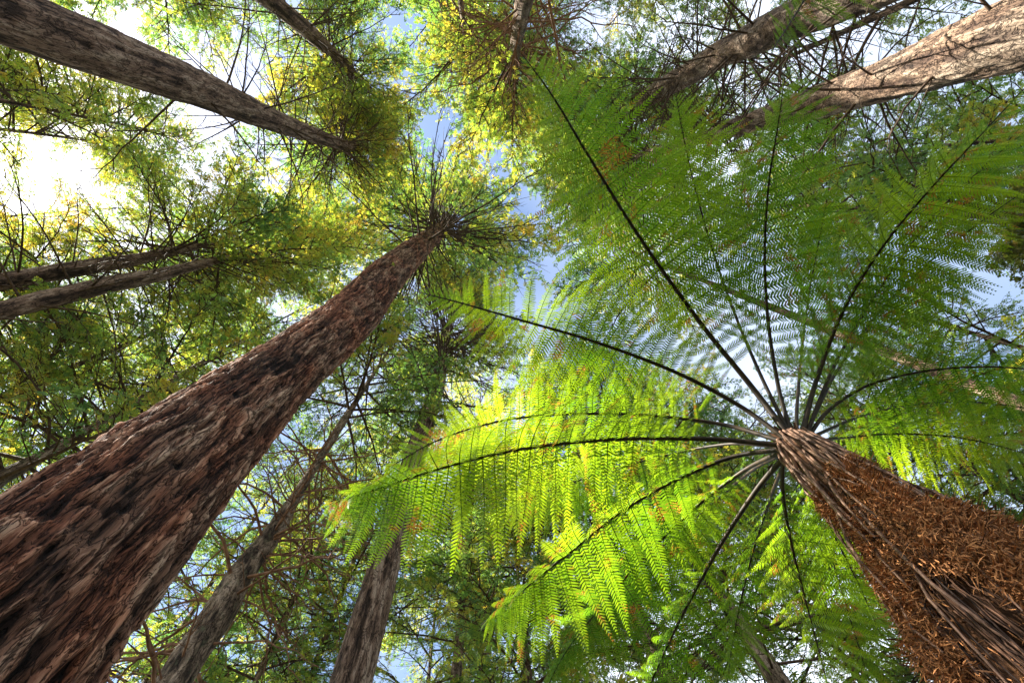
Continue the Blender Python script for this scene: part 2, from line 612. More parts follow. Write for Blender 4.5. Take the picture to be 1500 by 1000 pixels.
def put_branch(root, base, az, el, L, kind, yellow=0.0, origin=None):
    """one branch of a tree, its foliage as sub-part"""
    d = Vector((math.cos(az) * math.cos(el), math.sin(az) * math.cos(el), math.sin(el)))
    if kind in ('leafy', 'broad'):
        qq = rng.random()
        for u in (0.45, 0.75, 1.02):
            if in_gap(base + d * (L * u)) or in_sun_corridor(base + d * (L * u), qq):
                return False
    x = d
    y = Vector((0, 0, 1)).cross(x).normalized()
    z = x.cross(y)
    roll = rng.uniform(-0.5, 0.5)
    m = Matrix((x, y, z)).transposed().to_4x4() @ Matrix.Rotation(roll, 4, 'X') @ Matrix.Scale(L, 4)
    m.translation = base - root.location
    if kind == 'dead':
        tf = min(1.0, 2.2 / L)
        m = m @ Matrix.Diagonal((1, 1, 1, 1)) if tf > 0.99 else m @ Matrix.Diagonal((1, 0.5 + 0.5 * tf, 0.5 + 0.5 * tf, 1))
        me = rng.choice(DEAD)
    elif kind == 'deadred':
        me = rng.choice(DEADR)
    elif kind == 'broad':
        me, fm = rng.choice(BROAD)
    else:
        me, fg, fy = rng.choice(BR)
        fm = fy if rng.random() < yellow else fg
    o = link('branch', me, root)
    o.matrix_local = m
    if kind in ('leafy', 'broad'):
        link('foliage', fm, o, kind='stuff')
    return True


def interp_axis(C, r, z):
    zz = C[:, 2]
    return Vector((np.interp(z, zz, C[:, 0]), np.interp(z, zz, C[:, 1]), z)), float(np.interp(z, zz, r))


def tree(name, label, path, D, mat, crown, top, nth=56, nz=220, amp=0.10, freq=9.0, lump=0.10, yellow=0.2,
         nleafy=60, ndead=30, dead=None, deadkind='dead', Lr=(3.5, 6.0), deadL=(1.2, 3.0), seed=0, cat='tree', flare=1.25,
         stretch=0.09, group=None, blen=1.0, hero=False):
    P, R = [], []
    for (px, py, hw) in path:
        p, s = at_dist(px, py, D)
        P.append(list(p))
        R.append(hw * s)
    # carry on upward to the tip
    last = np.array(P[-1])
    prev = np.array(P[-2])
    if top > last[2] + 1:
        dirv = (last - np.array(P[0]))
        dirv /= dirv[2]
        P.append(list(last + dirv * (top - last[2]) * 0.5))
        R.append(R[-1] * 0.6)
        P.append(list(last + dirv * (top - last[2])))
        R.append(0.03)
    b0 = np.array(P[0])
    if b0[2] > 0.3:
        g = b0.copy()
        g[2] = -0.15
        mid = b0.copy()
        mid[2] = b0[2] * 0.45
        P = [list(g), list(mid)] + P
        R = [R[0] * flare, R[0] * (1 + (flare - 1) * 0.4)] + R
    P = np.array(P)
    R = np.array(R)
    root = thing(name, label, cat, (float(P[0][0]), float(P[0][1]), 0.0), group)
    Pl = P - np.array([P[0][0], P[0][1], 0.0])
    me, C, r = trunk_mesh('trunk', P, R, nth, nz, mat, amp, freq, seed=seed, lump=lump, stretch=stretch)
    tr = link('trunk', me, root)
    tr.location = -root.location
    # branches
    z0, z1 = crown
    ga = 2.399963
    nleafy = int(nleafy * 0.85)
    for k in range(nleafy):
        u = (k + rng.random()) / nleafy
        z = z0 + (z1 - z0) * u ** 1.0
        c, rr = interp_axis(C, r, z)
        az = k * ga + rng.uniform(-0.5, 0.5)
        el = math.radians(rng.uniform(-8, 14) + 18 * u)
        L = rng.uniform(*Lr) * (1.0 - 0.45 * u) * blen
        for tries in range(3):
            if put_branch(root, c, az, el, L, 'leafy', yellow):
                break
            az += 2.1
    if ndead:
        d0, d1 = dead
        for k in range(ndead):
            z = d0 + (d1 - d0) * rng.random() ** 0.62
            c, rr = interp_axis(C, r, z)
            put_branch(root, c, k * ga + rng.uniform(-0.6, 0.6), math.radians(rng.uniform(-28, 22)),
                       rng.uniform(*deadL) + rr, deadkind)
    return root, C, r


# ------------------------------------------------------------------ ground
mb = MB()
n = 72
th = np.arange(n) / n * 2 * PI
V = [[0, 0, 0]]
T = []
rad = [3, 8, 20, 60, 400]
for r_ in rad:
    for t_ in th:
        V.append([r_ * math.cos(t_), r_ * math.sin(t_), 0.0])
for j in range(n):
    T.append([0, 1 + j, 1 + (j + 1) % n])
Q = []
for k in range(len(rad) - 1):
    for j in range(n):
        Q.append([1 + k * n + j, 1 + (k + 1) * n + j, 1 + (k + 1) * n + (j + 1) % n, 1 + k * n + (j + 1) % n])
mb.add(V, Q, T)
link('forest_floor', mb.mesh('forest_floor', M['floor']), kind='structure')

# ------------------------------------------------------------------ the big redwood
big, bigC, bigR = tree('redwood_tree', 'massive redwood with deeply furrowed red brown bark filling the lower left', 
    [(-60, 965, 172), (60, 860, 135), (184, 749, 104), (355, 595, 61), (440, 525, 44), (520, 458, 34), (568, 403, 25), (620, 357, 15), (650, 333, 8)],
    4.6, M['redwood'], (40, 60), 62, nth=300, nz=800, amp=0.20, freq=15, lump=0.035, yellow=0.55, nleafy=90, ndead=110, dead=(26, 54),
    Lr=(6.0, 10.0), deadL=(4.0, 8.5), seed=3, flare=1.15, stretch=0.095)

# lifted strips of bark, each its own piece
def bark_strip(seed):
    r = np.random.default_rng(seed)
    mb = MB()
    n = 9
    s = np.linspace(0, 1, n)
    w = 0.5 * np.sin(np.clip(s * 0.93 + 0.05, 0, 1) * PI) ** 0.55 * (1 + r.normal(0, 0.16, n))
    off = np.cumsum(r.normal(0, 0.05, n))
    lift = 0.10 + 0.55 * np.clip(s - 0.55, 0, 1) ** 1.5 * r.uniform(0, 2.5) + 0.4 * np.clip(0.3 - s, 0, 1) * r.uniform(0, 1.5) + r.normal(0, 0.03, n)
    V = []
    for i in range(n):
        V.append([s[i] - .5, off[i] - w[i], lift[i] * 0.4])
        V.append([s[i] - .5, off[i] - w[i] * 0.15, lift[i] + 0.22])
        V.append([s[i] - .5, off[i] + w[i], lift[i] * 0.6])
    Q = []
    for i in range(n - 1):
        a = i * 3
        Q += [[a, a + 3, a + 4, a + 1], [a + 1, a + 4, a + 5, a + 2]]
    mb.add(V, Q, None, np.tile([0.0, 0.32, 0.12], n) + r.uniform(-0.15, 0.2))
    return mb.mesh('bark_strip', M['strip'], 'ridge', True)


STR = [bark_strip(40 + i) for i in range(10)]


def add_strips(root, C, r, count, zlo, zhi, Ls, Ws, prop=True):
    zc = C[:, 2]
    for k in range(count):
        # even spread in the photograph: log spacing in height
        z = zlo * (zhi / zlo) ** rng.random()
        c, rr = interp_axis(C, r, z)
        to = CAM - c
        a0 = math.atan2(to.y, to.x)
        a = a0 + rng.uniform(-1.5, 1.5)
        d = Vector((math.cos(a), math.sin(a), 0))
        axis, _ = interp_axis(C, r, z + 0.5)
        up = (axis - c).normalized()
        up = (Matrix.Rotation(rng.uniform(-0.22, 0.22), 3, d) @ up).normalized()
        if rng.random() < 0.5:
            up = -up
        y = d.cross(up).normalized()
        zz = up.cross(y)
        sc = 0.55 + 0.045 * z
        L = rng.uniform(*Ls) * sc
        Wd = rng.uniform(*Ws) * sc
        m = Matrix((up * L, y * Wd, d * Wd * 0.8)).transposed().to_4x4()
        m.translation = c + d * (rr * 0.985) - root.location
        o = link('bark_strip', STR[rng.randrange(len(STR))], root)
        o.matrix_local = m


add_strips(big, bigC, bigR, 290, 1.6, 26, (0.4, 1.3), (0.018, 0.05))

# ------------------------------------------------------------------ other trees whose trunks show
tree('redwood_tree', 'straight brown redwood leaning in from the upper left corner with dead twigs under its crown',
     [(-190, -70, 62), (0, 18, 42), (150, 76, 34), (305, 136, 24), (410, 180, 15), (495, 210, 8), (530, 217, 5)],
     8.0, M['bark_brown'], (29, 38), 40, nth=120, nz=420, amp=0.13, freq=10, lump=0.06, yellow=0.75, nleafy=75, ndead=80, dead=(15, 33),
     Lr=(3.2, 5.2), deadL=(1.8, 3.8), seed=11)
tree('redwood_tree', 'slim brown redwood dropping in from the top edge, left of the centre sky gap',
     [(330, -60, 18), (380, -12, 14), (450, 45, 11), (520, 110, 6), (560, 150, 3)],
     11.0, M['bark_brown'], (31, 42), 44, nth=48, nz=200, yellow=0.45, nleafy=75, ndead=70, dead=(18, 36), Lr=(4, 6.5), deadL=(2, 4.5), seed=12)
tree('redwood_tree', 'pale brown redwood at the top centre with bare branches just above the fern tip',
     [(790, -90, 17), (768, 0, 12), (755, 70, 9), (742, 140, 5), (735, 180, 3)],
     9.0, M['bark_pale'], (36, 50), 52, nth=48, nz=200, yellow=0.5, nleafy=70, ndead=80, dead=(20, 44), deadkind='deadred', Lr=(4, 7.5), deadL=(3, 6), seed=13)
tree('redwood_tree', 'pale tan knobbly trunk crossing the top edge behind a fern tip',
     [(1400, -80, 34), (1290, -26, 28), (1133, 43, 22), (1060, 78, 19), (1003, 110, 14), (930, 150, 9), (860, 190, 5)],
     9.0, M['bark_pale'], (27, 40), 42, nth=110, nz=360, amp=0.16, freq=8, lump=0.22, yellow=0.35, nleafy=60, ndead=85, dead=(9, 26), Lr=(3.5, 6),
     deadL=(1.5, 4), seed=14, stretch=0.3)
tree('redwood_tree', 'thick tan trunk in the upper right corner bristling with dark dead branches',
     [(1640, 10, 60), (1490, 52, 48), (1355, 97, 36), (1260, 130, 27), (1150, 165, 17), (1050, 195, 10), (980, 215, 6)],
     8.0, M['bark_pale'], (25, 38), 40, nth=140, nz=420, amp=0.15, freq=8, lump=0.20, yellow=0.3, nleafy=60, ndead=110, dead=(6, 26), deadkind='dead',
     Lr=(3.5, 6), deadL=(1.2, 3.4), seed=15, stretch=0.3)
tree('redwood_tree', 'upper of the two thin parallel trunks entering at the left edge',
     [(-180, 448, 17), (0, 413, 13), (130, 391, 11), (200, 380, 8.5), (250, 369, 6), (330, 352, 3)],
     14.0, M['bark_brown'], (23, 36), 38, nth=48, nz=200, yellow=0.85, nleafy=45, ndead=50, dead=(12, 26), Lr=(3.5, 6.0), deadL=(2, 4), seed=16)
tree('redwood_tree', 'lower of the two thin parallel trunks entering at the left edge',
     [(-180, 498, 17), (0, 455, 14), (150, 419, 11.5), (233, 402, 9), (320, 381, 5), (380, 370, 3)],
     12.5, M['bark_brown'], (24, 36), 38, nth=48, nz=200, yellow=0.7, nleafy=45, ndead=60, dead=(12, 28), Lr=(3.5, 6.0), deadL=(2, 4), seed=17)
tree('redwood_tree', 'smooth grey brown trunk rising from the bottom edge behind the bright fern tip',
     [(480, 1120, 37), (520, 980, 29), (566, 816, 22), (610, 660, 15), (642, 560, 10), (651, 505, 6), (665, 450, 4)],
     9.0, M['bark_brown'], (30, 42), 44, nth=110, nz=360, amp=0.08, freq=13, lump=0.05, yellow=0.6, nleafy=70, ndead=120, dead=(19, 34), Lr=(3.5, 6.0),
     deadL=(3, 5.5), seed=18)
tree('redwood_tree', 'gnarled trunk at the bottom left with curling sunlit branches beside the massive redwood',
     [(190, 1110, 30), (262, 985, 24), (320, 900, 20), (353, 842, 17), (395, 790, 14), (422, 745, 10), (450, 700, 7), (520, 590, 4)],
     9.5, M['bark_grey'], (18, 30), 32, nth=80, nz=320, amp=0.14, freq=9, lump=0.16, yellow=0.15, nleafy=55, ndead=75, dead=(5.5, 16), deadkind='deadred',
     Lr=(3.5, 5.5), deadL=(1.5, 3.4), seed=19, stretch=0.3)
tree('redwood_tree', 'slender distant trunk at the bottom centre with thin level branches',
     [(660, 1100, 10), (667, 1000, 8), (673, 940, 7), (682, 850, 5), (692, 720, 3)],
     16.0, M['bark_pale'], (17, 40), 42, nth=36, nz=160, yellow=0.5, nleafy=60, ndead=60, dead=(13, 30), Lr=(3.5, 6), deadL=(2.5, 5.5), seed=20)
tree('redwood_tree', 'narrow grey trunk leaning in at the bottom edge below the fern crown',
     [(1210, 1110, 19), (1137, 993, 14), (1082, 912, 11), (1010, 800, 7), (920, 650, 4)],
     13.0, M['bark_grey'], (11, 36), 38, nth=48, nz=200, yellow=0.4, nleafy=70, ndead=30, dead=(8, 20), Lr=(3.5, 6), deadL=(2, 4), seed=21)
tree('redwood_tree', 'dark trunk half hidden by browning fern fronds near the bottom edge',
     [(1030, 1110, 14), (980, 1000, 12), (935, 900, 10), (880, 760, 6), (820, 600, 3)],
     14.0, M['bark_brown'], (12, 36), 38, nth=48, nz=200, yellow=0.35, nleafy=65, ndead=30, dead=(10, 20), Lr=(3.5, 6), deadL=(2, 4), seed=22)
tree('redwood_tree', 'short visible grey trunk at the left edge just above the massive redwood',
     [(-150, 780, 18), (0, 700, 11), (60, 668, 8), (150, 617, 5), (300, 530, 4)],
     15.0, M['bark_grey'], (13, 34), 36, nth=48, nz=200, yellow=0.5, nleafy=70, ndead=30, dead=(9, 20), Lr=(3.5, 6), deadL=(2, 4), seed=23)


# ------------------------------------------------------------------ trees behind, seen as crowns
def filler(px, py, D, zr, n_, yellow, label, mat='bark_brown', Lr=None, broad=False, hw=6, ndead=14, kind='redwood_tree'):
    Lr = Lr or ((5, 8.5) if zr[0] > 27 else (3.5, 6))
    p, s = at_dist(px, py, D)
    P = np.array([[p.x, p.y, -0.15], [p.x, p.y, zr[0]], [p.x + rng.uniform(-.3, .3), p.y + rng.uniform(-.3, .3), zr[1] * 0.75], [p.x, p.y, zr[1] + 2]])
    rb = hw * 0.021
    R = np.array([rb * 1.3, rb, rb * 0.5, 0.03])
    root = thing(kind, label, 'tree', (p.x, p.y, 0))
    me, C, r = trunk_mesh('trunk', P, R, 28, 110, M[mat], 0.10, 8, seed=int(px) % 97)
    t = link('trunk', me, root)
    t.location = -root.location
    n_ = int(n_ * 0.85)
    for k in range(n_):
        u = (k + rng.random()) / n_
        z = zr[0] + (zr[1] - zr[0]) * u
        c, rr = interp_axis(C, r, z)
        az = k * 2.399963 + rng.uniform(-.5, .5)
        L = rng.uniform(*Lr) * (1 - 0.45 * u)
        for q in range(3):
            if put_branch(root, c, az, math.radians(rng.uniform(-10, 22)), L, 'broad' if broad else 'leafy', yellow):
                break
            az += 2.1
    for k in range(ndead):
        c, rr = interp_axis(C, r, zr[0] * rng.uniform(0.75, 1.2))
        put_branch(root, c, rng.uniform(0, 2 * PI), rng.uniform(-.3, .4), rng.uniform(1.5, 3.5), 'dead')


FILL = [
    (-60, 70, 30, (19, 44), 55, 0.8, 'far yellow green crown in the upper left corner beneath the leaning trunk'),
    (30, 190, 33, (22, 46), 55, 0.7, 'far yellow green crown behind the white sky gap at the left edge'),
    (20, 310, 31, (20, 44), 50, 0.6, 'far green crown at the left edge just above the parallel trunks'),
    (100, -60, 28, (22, 44), 50, 0.6, 'far crown in the upper left corner above the leaning trunk'),
    (1250, 40, 16, (20, 40), 40, 0.3, 'green crown between the tan trunk and the thick trunk at the upper right'),
    (690, 130, 10, (38, 56), 45, 0.5, 'high crown between the top centre trunk and the sky gap'),
    (790, 240, 9, (36, 56), 50, 0.4, 'high thin crown right of the centre sky gap over the fern tips'),
    (900, 360, 13, (33, 54), 50, 0.35, 'high thin crown behind the fern frond tips at the picture centre'),
    (640, 40, 14, (32, 50), 45, 0.35, 'high crown above the centre sky gap at the top edge'),
    (560, 321, 15, (36, 54), 45, 0.6, 'high yellowing crown left of the massive redwood top'),
    (-350, 80, 19, (16, 34), 60, 0.9, 'yellowing crown behind the upper left trunk, nearest the left edge'),
    (60, 200, 22, (17, 40), 85, 0.95, 'yellow leaved crown around the sky gap left of the upper left trunk'),
    (150, 386, 18, (14, 38), 55, 0.8, 'yellow green crown between the upper left trunk and the thin parallel pair'),
    (230, -50, 20, (24, 42), 60, 0.35, 'dark green crown along the top edge above the upper left trunk'),
    (560, -150, 17, (30, 46), 60, 0.3, 'green crown filling the top edge between two sky gaps'),
    (960, -60, 17, (26, 44), 65, 0.25, 'green crown at the top edge right of the white sky gap'),
    (1150, -150, 24, (24, 44), 60, 0.2, 'dark crown showing blue gaps behind the tan trunks'),
    (1500, 200, 19, (14, 34), 60, 0.4, 'crown hidden behind the dark fern tip in the upper right'),
    (1150, 305, 16, (12, 38), 60, 0.25, 'crown glimpsed between the upright fern stalks'),
    (1300, 300, 24, (20, 42), 55, 0.2, 'crown seen blue green through the upper right frond'),
    (-180, 492, 20, (11, 30), 60, 0.35, 'green crown at the left edge under the parallel trunks'),
    (100, 540, 17, (15, 34), 60, 0.3, 'green crown directly above the edge of the massive redwood'),
    (250, 560, 22, (24, 42), 50, 0.35, 'green crown with blue gaps left of the massive redwood'),
    (-50, 640, 23, (13, 34), 55, 0.5, 'crown at the far left between grey trunk and massive redwood'),
    (380, 760, 21, (12, 34), 60, 0.1, 'dark green crown behind the gnarled trunk'),
    (420, 900, 17, (9, 26), 65, 0.15, 'deep green crown between the gnarled trunk and the smooth grey trunk'),
    (560, 700, 18, (17, 36), 60, 0.25, 'crown with blue gaps right of the massive redwood'),
    (300, 1150, 20, (9, 24), 60, 0.2, 'crown low in the bottom left corner behind the gnarled trunk'),
    (620, 1100, 22, (12, 30), 60, 0.5, 'yellow green crown at the bottom edge between two slim trunks'),
    (760, 900, 20, (14, 36), 60, 0.3, 'crown behind the bright lower fern tip'),
    (800, 1200, 15, (9, 24), 60, 0.3, 'crown at the bottom edge under the bright fern'),
    (1050, 700, 18, (17, 36), 60, 0.35, 'crown showing between the lower fern fronds'),
    (1000, 1150, 20, (10, 28), 60, 0.35, 'olive crown at the bottom edge behind the rusty fronds'),
    (1260, 1000, 19, (10, 26), 65, 0.15, 'dark green crown with blue gaps left of the fern trunk'),
    (1500, 1120, 17, (7, 20), 60, 0.1, 'shaded crown behind the fern trunk at the bottom right'),
    (1600, 800, 18, (8, 22), 65, 0.15, 'blue gapped crown right of the fern trunk'),
    (1450, 700, 21, (11, 28), 60, 0.2, 'grey green crown above the brown skirt at the right edge'),
    (1650, 560, 17, (9, 22), 55, 0.2, 'crown at the right edge under the arching frond'),
]
for px, py, D, zr, n_, ye, lab in FILL:
    filler(px, py, D, zr, n_, ye, lab)
filler(1650, 345, 9.5, (5.0, 9.8), 60, 0, 'olive brown broad leaved tree at the right edge above the white sky gap', 'bark_grey', (1.1, 2.1), True, kind='broadleaf_tree', ndead=0)


# ------------------------------------------------------------------ tree ferns
def pinna_mesh(seed, n=36, droop=0.12, curve=0.08, wide=0.092, name='pinna'):
    """unit length pinna along +X, paired narrow pinnules on a rib"""
    r = np.random.default_rng(seed)
    mb = MB()
    s = np.linspace(0, 1, 9)

    def axis(u):
        return np.stack([u * (1 - 0.06 * u), curve * u ** 2, -droop * u ** 2.2], -1)
    tube(mb, axis(s), 0.0042 * (1 - s) + 0.0008, 3, 0.1)
    us = (np.arange(n) + 0.5) / n
    for side in (-1, 1):
        base = axis(us)
        tan = axis(us + 0.01) - base
        tan /= np.linalg.norm(tan, axis=1)[:, None]
        per = np.stack([-tan[:, 1], tan[:, 0], np.zeros(n)], 1) * side
        fwd = 0.42 + 0.3 * us + r.normal(0, 0.04, n)
        d = per * np.cos(fwd)[:, None] + tan * np.sin(fwd)[:, None]
        prof = np.clip((us + 0.10) / 0.22, 0, 1) ** 0.5 * (1 - us ** 1.9) ** 0.8 + 0.05
        L = (wide * prof * r.uniform(0.9, 1.07, n))[:, None]
        hw = (0.33 / n * (0.55 + 0.45 * prof) * r.uniform(0.85, 1.1, n))[:, None]
        dz = np.array([0, 0, 1.0])
        fold = r.normal(-0.10, 0.10, n)[:, None]
        sag = r.normal(-0.16, 0.08, n)[:, None]
        A0 = base - tan * hw * 1.05
        A1 = base + tan * hw * 1.05
        m1 = base + d * L * 0.5
        B0 = m1 - tan * hw * 1.0 + dz * (L * fold * 0.5)
        B1 = m1 + tan * hw * 0.95 + dz * (L * fold * 0.5)
        m2 = base + d * L * 0.82
        C0 = m2 - tan * hw * 0.62 + dz * (L * (fold * 0.8 + sag * 0.6))
        C1 = m2 + tan * hw * 0.55 + dz * (L * (fold * 0.8 + sag * 0.6))
        E = base + d * L * 1.03 + tan * hw * 0.3 + dz * (L * (fold + sag))
        V = np.stack([A0, A1, B0, B1, C0, C1, E], 1).reshape(-1, 3)
        k = np.arange(n)[:, None] * 7
        if side > 0:
            Q = np.concatenate([np.concatenate([k, k + 2, k + 3, k + 1], 1), np.concatenate([k + 2, k + 4, k + 5, k + 3], 1)])
            T = np.concatenate([k + 4, k + 6, k + 5], 1)
        else:
            Q = np.concatenate([np.concatenate([k + 1, k + 3, k + 2, k], 1), np.concatenate([k + 3, k + 5, k + 4, k + 2], 1)])
            T = np.concatenate([k + 5, k + 6, k + 4], 1)
        mb.add(V, Q, T, np.repeat(np.clip(0.35 + 0.4 * us + r.normal(0, 0.12, n), 0, 1), 7))
    me = mb.mesh(name, M['fern'])
    return me


PIN = [pinna_mesh(500 + i, n=[30, 33, 31][i % 3], droop=[0.06, 0.14, 0.24, 0.10][i % 4], curve=[0.05, 0.10, 0.02][i % 3]) for i in range(9)]
PINV = [(np.array([v.co[:] for v in me.vertices]), [tuple(p.vertices) for p in me.polygons],
         np.array([d.value for d in me.attributes['tint'].data])) for me in PIN]


def make_fern(root, fronds, n_obj=300, seed=0):
    """fronds: list of dict(path [(px,py,h)], Lmax, r0, droop)"""
    r = random.Random(seed)
    cand = []
    frond_objs = []
    for fi, fd in enumerate(fronds):
        pts = []
        for (px, py, h) in fd['path']:
            p, s = at_height(px, py, h)
            pts.append(list(p))
        X = catmull(pts, 60)
        Ltot = np.linalg.norm(np.diff(X, axis=0), axis=1).sum()
        mb = MB()
        u = np.linspace(0, 1, 60)
        tube(mb, X - np.array(root.location), fd.get('r0', 0.014) * (1 - u) ** 0.7 + 0.0018, 7)
        fo = link('frond', mb.mesh('frond_stalk', M['rachis'], smooth=True), root)
        if fd.get('label'):
            fo['label'] = fd['label']
        frond_objs.append(fo)
        T, B, N = frames(X)
        start = fd.get('start', 0.20)
        # positions tighten toward the tip
        ps = []
        pos = start * Ltot
        while pos < Ltot * 0.992:
            ps.append(pos)
            t = pos / Ltot
            pos += fd.get('gap', 0.084) * (1.0 - 0.72 * max(0, (t - 0.45) / 0.55) ** 1.5)
        tilt = fd.get('tilt', 0.0)
        for q, pos in enumerate(ps):
            t = pos / Ltot
            tt = (t - start) / (1 - start)
            prof = min(1, (tt + 0.16) / 0.42) ** 0.8 * (1 - max(0, (tt - 0.42) / 0.60) ** fd.get('full', 1.75))
            L0 = 1.1 * fd.get('Lmax', 0.60) * max(prof, 0.06)
            i = t * 59
            i0 = min(int(i), 58)
            w = i - i0
            b = X[i0] * (1 - w) + X[i0 + 1] * w
            tan = Vector(T[i0])
            sidev = tan.cross(Vector((0, 0, 1))).normalized()
            nor = sidev.cross(tan).normalized()
            for sd in (-1, 1):
                if r.random() < fd.get('miss', 0.02):
                    continue
                fw = math.radians(8 + 10 * tt + 42 * max(0, tt - 0.6) / 0.4 + r.uniform(-4, 4))
                dr = math.radians(fd.get('droop', 14) + r.uniform(-7, 12)) + tilt * sd
                d = (sidev * sd * math.cos(fw) + tan * math.sin(fw))
                d = (d * math.cos(dr) - nor * math.sin(dr)).normalized()
                # blade lies roughly in the frond's plane, with a little twist
                nn = (nor + sidev * sd * math.sin(dr) * 1.0).normalized()
                y = nn.cross(d).normalized()
                z = d.cross(y)
                tw = Matrix.Rotation(r.uniform(-0.28, 0.28), 3, d)
                y = tw @ y
                z = tw @ z
                L = L0 * r.uniform(0.92, 1.06)
                wy = min(L, 0.60 * (0.45 + 0.55 * prof)) * r.uniform(0.95, 1.1) * fd.get('wide', 1.0)
                if sd < 0:
                    y = -y
                    z = -z if False else z
                m = Matrix((d * L, y * wy * (1 if sd > 0 else 1), z * L)).transposed().to_4x4()
                if m.to_3x3().determinant() < 0:
                    m = Matrix((d * L, -y * wy, z * L)).transposed().to_4x4()
                m.translation = Vector(b)
                a_ = proj(Vector(b))
                e_ = proj(Vector(b) + d * L)
                sc = 0
                if a_ and e_:
                    mx_, my_ = (a_[0] + e_[0]) / 2, (a_[1] + e_[1]) / 2
                    inside = -30 < mx_ < 1530 and -30 < my_ < 1030
                    sc = math.hypot(a_[0] - e_[0], a_[1] - e_[1]) * (1 if inside else 0.1) * fd.get('prio', 1.0)
                cand.append((sc, fi, m, r.randrange(len(PIN))))
    cand.sort(key=lambda c: -c[0])
    rest = MB()
    for k, (sc, fi, m, v) in enumerate(cand):
        if k < n_obj:
            o = link('pinna', PIN[v], frond_objs[fi])
            mm = m.copy()
            mm.translation = m.translation - root.location
            o.matrix_local = mm
        else:
            V, Fc, A = PINV[v]
            mt = np.array(m.to_3x3())
            W_ = V @ mt.T + np.array(m.translation - root.location)
            Qs = [f for f in Fc if len(f) == 4]
            Ts = [f for f in Fc if len(f) == 3]
            rest.add(W_, Qs, Ts, A)
    if rest.n:
        link('pinna_foliage', rest.mesh('pinna_foliage', M['fern']), root, kind='stuff')
    return frond_objs


HC = 2.6
cr, _ = at_height(1162, 648, HC)
FD = math.hypot(cr.x - CAM.x, cr.y - CAM.y)
fern_base, _ = at_dist(1560, 990, FD)
fern = thing('tree_fern', 'tall tree fern spreading lacy green fronds from a shaggy rust brown trunk at the right',
             'tree fern', (fern_base.x, fern_base.y, 0))

